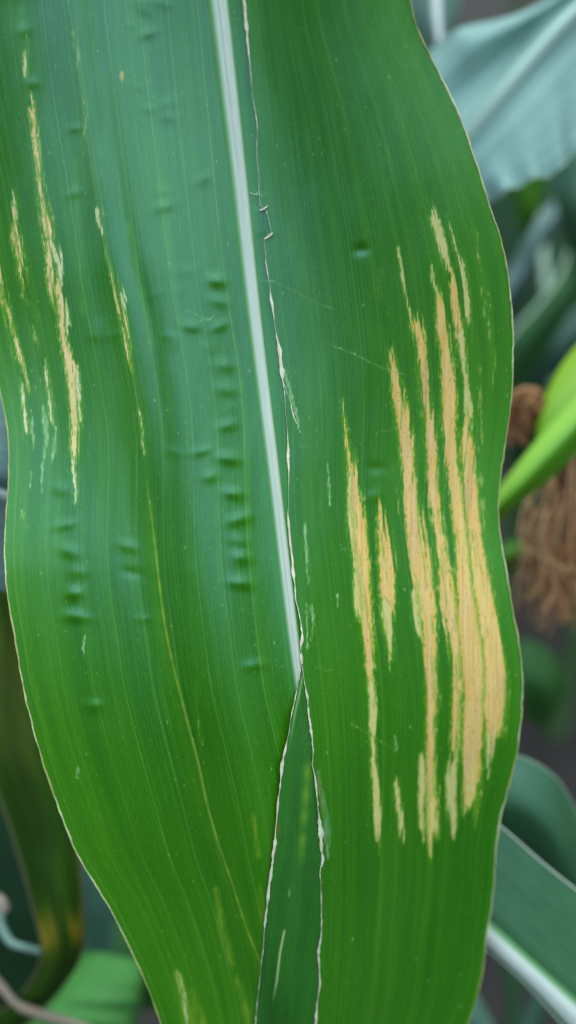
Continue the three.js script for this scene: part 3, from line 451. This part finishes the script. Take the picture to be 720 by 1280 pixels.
railLeaf('teal leaf sliver between drooping leaf and streaked leaf', [
  [[70, 1020, .4], [84, 1080, .4], [96, 1140, .4], [110, 1200, .4]], [[95, 1020, .395], [108, 1080, .395], [118, 1140, .395], [130, 1200, .4]], [[130, 1020, .4], [135, 1080, .4], [140, 1140, .4], [146, 1190, .4]]], leafMat(0.05, 0.14, 0.08));
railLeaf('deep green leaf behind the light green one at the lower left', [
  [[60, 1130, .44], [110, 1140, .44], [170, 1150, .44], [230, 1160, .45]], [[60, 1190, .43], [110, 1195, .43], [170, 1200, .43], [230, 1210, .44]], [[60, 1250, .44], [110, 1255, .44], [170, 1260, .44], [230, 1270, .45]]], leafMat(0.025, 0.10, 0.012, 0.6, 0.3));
// right bottom
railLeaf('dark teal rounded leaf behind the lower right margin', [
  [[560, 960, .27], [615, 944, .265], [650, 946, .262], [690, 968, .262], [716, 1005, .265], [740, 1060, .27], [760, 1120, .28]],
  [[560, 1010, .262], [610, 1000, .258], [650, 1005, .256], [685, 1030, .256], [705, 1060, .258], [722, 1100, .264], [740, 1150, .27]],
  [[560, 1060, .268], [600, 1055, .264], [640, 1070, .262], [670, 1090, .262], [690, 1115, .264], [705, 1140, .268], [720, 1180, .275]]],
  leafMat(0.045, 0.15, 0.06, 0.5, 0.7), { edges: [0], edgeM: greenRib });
railLeaf('green leaf with thick white midrib slanting across the lower right corner', [
  [[560, 985, .236], [627, 1034, .234], [680, 1080, .232], [730, 1120, .231], [790, 1170, .23]],
  [[548, 1050, .232], [612, 1100, .230], [668, 1152, .228], [726, 1206, .227], [790, 1260, .226]],
  [[540, 1100, .230], [606, 1150, .228], [664, 1202, .226], [726, 1258, .225], [790, 1316, .224]],
  [[530, 1128, .233], [602, 1182, .231], [652, 1226, .229], [706, 1284, .228], [760, 1340, .227]]],
  leafMat(0.04, 0.14, 0.04, 0.45, 0.65), { rib: [0.80, 0.36, ribFade(206, 220, 212, 58, 112, 62), 0.0012], edges: [0, 1], edgeM: paleRib(0.4, 0.5, 0.4) });
railLeaf('small blue-green leaf at the bottom border beside the streaked leaf', [
  [[560, 1230, .33], [592, 1238, .33], [608, 1262, .33], [626, 1300, .33]], [[555, 1260, .325], [585, 1268, .325], [600, 1290, .325], [612, 1320, .325]], [[550, 1300, .33], [570, 1300, .33], [585, 1320, .33], [595, 1340, .33]]], leafMat(0.09, 0.21, 0.14));
railLeaf('slim teal leaf blade at the bottom border under the white midrib', [
  [[690, 1200, .4], [664, 1250, .4], [640, 1310, .4]], [[698, 1210, .397], [672, 1258, .397], [652, 1312, .397]], [[704, 1220, .4], [682, 1266, .4], [664, 1314, .4]]], leafMat(0.05, 0.14, 0.08));
railLeaf('upright dark green leaf blade in the shade at the bottom', [
  [[628, 1190, .45], [630, 1250, .45], [632, 1310, .45]], [[642, 1190, .447], [641, 1250, .447], [640, 1310, .447]], [[656, 1190, .45], [652, 1250, .45], [650, 1310, .45]]], leafMat(0.035, 0.10, 0.03));
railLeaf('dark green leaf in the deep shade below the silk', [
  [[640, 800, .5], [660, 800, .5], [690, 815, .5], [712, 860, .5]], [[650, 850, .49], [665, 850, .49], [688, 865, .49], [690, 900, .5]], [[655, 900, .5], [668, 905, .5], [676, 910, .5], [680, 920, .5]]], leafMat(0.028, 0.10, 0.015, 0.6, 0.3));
railLeaf('bright green leaf scrap beside the silk', [
  [[615, 690, .36], [640, 676, .36], [662, 680, .36], [690, 690, .36]], [[615, 705, .355], [640, 694, .355], [660, 695, .355], [685, 700, .36]], [[615, 730, .36], [636, 716, .36], [655, 712, .36], [680, 712, .36]]], leafMat(0.08, 0.25, 0.015, 0.6, 0.3));

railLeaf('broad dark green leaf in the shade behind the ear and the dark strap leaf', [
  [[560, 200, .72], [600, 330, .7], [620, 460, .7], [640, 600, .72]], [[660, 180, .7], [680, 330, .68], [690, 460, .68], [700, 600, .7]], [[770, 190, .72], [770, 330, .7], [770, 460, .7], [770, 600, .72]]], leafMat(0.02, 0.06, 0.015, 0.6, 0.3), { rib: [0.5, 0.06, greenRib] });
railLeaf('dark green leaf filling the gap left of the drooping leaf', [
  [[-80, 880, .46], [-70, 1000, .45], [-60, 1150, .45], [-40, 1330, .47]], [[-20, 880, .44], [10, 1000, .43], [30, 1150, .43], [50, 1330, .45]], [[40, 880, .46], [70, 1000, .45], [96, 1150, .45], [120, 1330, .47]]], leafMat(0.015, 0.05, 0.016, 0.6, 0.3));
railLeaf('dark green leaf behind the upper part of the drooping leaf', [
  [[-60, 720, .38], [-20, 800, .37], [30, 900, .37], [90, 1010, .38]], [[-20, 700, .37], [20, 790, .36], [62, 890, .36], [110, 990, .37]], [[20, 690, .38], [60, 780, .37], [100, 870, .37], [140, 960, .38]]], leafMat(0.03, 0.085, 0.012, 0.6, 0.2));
// ---------------------------------------------------------------- the ear with its silk
{
  const base = at(826, 420, .31), tip = at(674, 552, .292), ear = thing('corn_ear', 'lime green corn ear with brown silk at the right border', 'ear of corn', base);
  const huskM = new THREE.MeshPhysicalMaterial({ roughness: 0.45, side: THREE.DoubleSide, map: dataTex(256, 256, (u, v, c) => { const s = noise(u * 60, v * 2) * 16 + fbm(u * 12, v * 3) * 18; c[0] = 140 + s; c[1] = 182 + s; c[2] = 34 + s * 0.5; mix3(c, 84, 150, 10, sstep(0.5, 0.95, v) * 0.5); }, true) });
  const ax = new THREE.Vector3().subVectors(tip, base), len = ax.length(), dir = ax.clone().normalize(), s1 = new THREE.Vector3().crossVectors(dir, FW).normalize(), s2 = new THREE.Vector3().crossVectors(dir, s1);
  part('husk', grid(32, 40, (u, v) => { const a = u * 6.283, r = 0.0150 * Math.pow(Math.max(0, 1 - Math.pow(v, 2.2)), 0.75) * (1 + 0.05 * Math.cos(a * 3 + v * 4)) + 0.0012; return base.clone().addScaledVector(dir, len * v).addScaledVector(s1, Math.cos(a) * r).addScaledVector(s2, Math.sin(a) * r); }), huskM, ear, base);
  const f = railSurface([[[800, 400, .285], [722, 490, .282], [672, 548, .28], [634, 596, .281], [600, 640, .285]], [[812, 425, .276], [735, 515, .274], [686, 568, .273], [640, 616, .275], [600, 655, .282]], [[822, 450, .285], [742, 545, .282], [692, 596, .28], [644, 634, .281], [604, 668, .286]]]);
  part('husk_leaf', grid(16, 60, f), new THREE.MeshPhysicalMaterial({ roughness: 0.45, side: THREE.DoubleSide, map: dataTex(128, 128, (u, v, c) => { const s = noise(u * 30, v * 2) * 16 + 10 * fbm(u * 6, v * 12); c[0] = 92 + s; c[1] = 160 + s; c[2] = 22 + s * 0.4; mix3(c, 150, 196, 78, gauss(u - 0.2, 0.14) * 0.8); mix3(c, 60, 120, 8, sstep(0.5, 1, u) * 0.5); }, true) }), ear, base);
  const R = rng(77), tones = [[0.33, 0.14, 0.05], [0.42, 0.21, 0.08], [0.15, 0.065, 0.025], [0.60, 0.38, 0.18]];
  tones.forEach((tn, k) => {
    const gs = [];
    const n = [170, 150, 130, 100][k];
    for (let i = 0; i < n; i++) {
      const pts = [], hang = R() < 0.72; let a, b, c, d;
      const dp = .292 + R() * .022, loose = k === 3 && R() < 0.35;
      if (hang) { const x = 690 + R() * 85, q = (R() - .5); a = [700 + R() * 65, 490 + R() * 40]; b = [x + q * 18, 570 + R() * 50]; c = [x - 16 + (R() - .5) * 50, 650 + R() * 40]; d = [x - 24 + (R() - .5) * 60, 700 + R() * 85]; d[1] += 40 * (R() - .5) * R(); if (R() < .3) { c = [660 + R() * 50, 640 + R() * 60]; d = [648 + R() * 90, 655 + R() * 110]; } } else { a = [676 + R() * 14, 505 + R() * 20]; b = [650 + R() * 24, 484 + R() * 30]; c = [634 + R() * 30, 494 + R() * 34]; d = [632 + R() * 38, 515 + R() * 45]; }
      if (loose) { a = [690 + R() * 20, 500 + R() * 20]; b = [668 + R() * 40, 560 + R() * 60]; c = [650 + R() * 60, 630 + R() * 60]; d = [645 + R() * 90, 660 + R() * 130]; }
      const cv = new THREE.CatmullRomCurve3([at(...a, dp), at(...b, dp + (R() - .5) * .006), at(...c, dp + (R() - .5) * .012), at(...d, dp + (R() - .5) * .012)]);
      const m = cv.getPoints(18); m.forEach((p, j) => { p.x += 0.0009 * Math.sin(j * 0.9 + i) * j / 18; p.y += 0.0006 * Math.cos(j * 1.1 + i * 2); });
      gs.push(tube(m, (v) => (0.00030 + R() * 0.00004) * (1 - 0.5 * v), 4));
    }
    const s = part('silk', mergeGeometries(gs), new THREE.MeshStandardMaterial({ color: new THREE.Color(...tn), roughness: 0.6, side: THREE.DoubleSide }), ear, base); s.userData.kind = 'stuff';
  });
}
// ---------------------------------------------------------------- small stems at the lower left
{
  const curveOf = (p) => new THREE.CatmullRomCurve3(p.map((q) => at(...q))).getPoints(40);
  const a = curveOf([[-30, 1105, .29], [-2, 1132, .285], [2, 1158, .282], [14, 1178, .28], [30, 1184, .28], [52, 1190, .283]]);
  const t = thing('shoot', 'pale teal curled shoot with dry brown end at the left border', 'shoot', a[0]);
  part('stem', tube(a, (v) => 0.0013 - 0.0004 * v, 8), new THREE.MeshStandardMaterial({ color: new THREE.Color(.20, .34, .27), roughness: .6 }), t, a[0]);
  part('dry_end', tube(curveOf([[-12, 1120, .284], [2, 1128, .281], [6, 1138, .281]]), 0.0016, 8), new THREE.MeshStandardMaterial({ color: new THREE.Color(.35, .28, .22), roughness: .8 }), t, a[0]);
  const b = curveOf([[-30, 1205, .3], [0, 1232, .29], [22, 1256, .285], [60, 1270, .28], [110, 1286, .278], [150, 1310, .278]]);
  const w = thing('twig', 'brown-grey twig across the bottom left corner', 'twig', b[0]);
  part('stem', tube(b, (v, j) => 0.0013 + 0.0003 * noise(j / 3, 2), 8), new THREE.MeshStandardMaterial({ color: new THREE.Color(.22, .18, .13), roughness: .85 }), w, b[0]);
}
// ---------------------------------------------------------------- corn plants standing farther back
{
  const stalkM = new THREE.MeshStandardMaterial({ color: new THREE.Color(0.07, 0.15, 0.05), roughness: 0.6 }), lm = leafMat(0.035, 0.11, 0.02, 0.6, 0.4);
  function plant(pos, turn, label) {
    const R = rng(5), t = new THREE.Group(); const pts = [], rad = [];
    for (let i = 0; i <= 40; i++) pts.push(new THREE.Vector3(0.01 * Math.sin(i / 9), -0.03 + i / 40 * 1.75, 0.008 * Math.cos(i / 7)));
    part('stalk', tube(pts, (v, j) => 0.013 * (1 - 0.6 * v) * (j % 6 === 0 ? 1.18 : 1), 10), stalkM, t);
    for (let k = 0; k < 9; k++) {
      const h = 0.22 + k * 0.155, az = (k % 2 ? Math.PI : 0) + (R() - .5) * 1.1, L = 0.5 + 0.14 * R(), rise = 0.22 + 0.1 * R(), w = 0.042, dx = Math.cos(az), dz = Math.sin(az);
      const f = (u, v) => { const s = v * L, y = h + rise * Math.sin(v * 2.2) * 0.9 - 0.38 * v * v, c = (u - 0.5) * 2 * w * Math.pow(Math.sin(Math.PI * (0.12 + 0.88 * v)), 0.7) * (v > 0.995 ? 0.02 : 1); return new THREE.Vector3(dx * s * 0.9 - dz * c, y + 0.22 * Math.abs(c) + 0.008 * Math.sin(v * 30 + u * 4) * Math.abs(u - .5), dz * s * 0.9 + dx * c); };
      const lf = part('leaf', grid(8, 30, f), lm, t); part('midrib', grid(2, 30, (u, v) => { const p = f(0.5 + (u - .5) * 0.1, v); p.y += 0.002; return p; }), greenRib, lf);
    }
    return t;
  }
  const proto = plant();
  const spots = [[at(690, 300, 1.25), 0.4, 'shaded corn plant seen in the gap between streaked leaf and brown silk'], [at(760, 620, 1.2), 1.9, 'shaded corn plant at the right border just below the brown silk'], [at(640, 120, 1.9), 2.6, 'shaded corn plant at the top border above the broad blue-green leaf']];
  spots.forEach(([p, turn, label], i) => { const o = i ? proto.clone() : proto; o.name = numbered('corn_plant'); o.position.set(p.x, 0, p.z); o.rotation.y = turn; o.userData = { label, category: 'corn plant' }; scene.add(o); });
}
renderer.render(scene, camera);
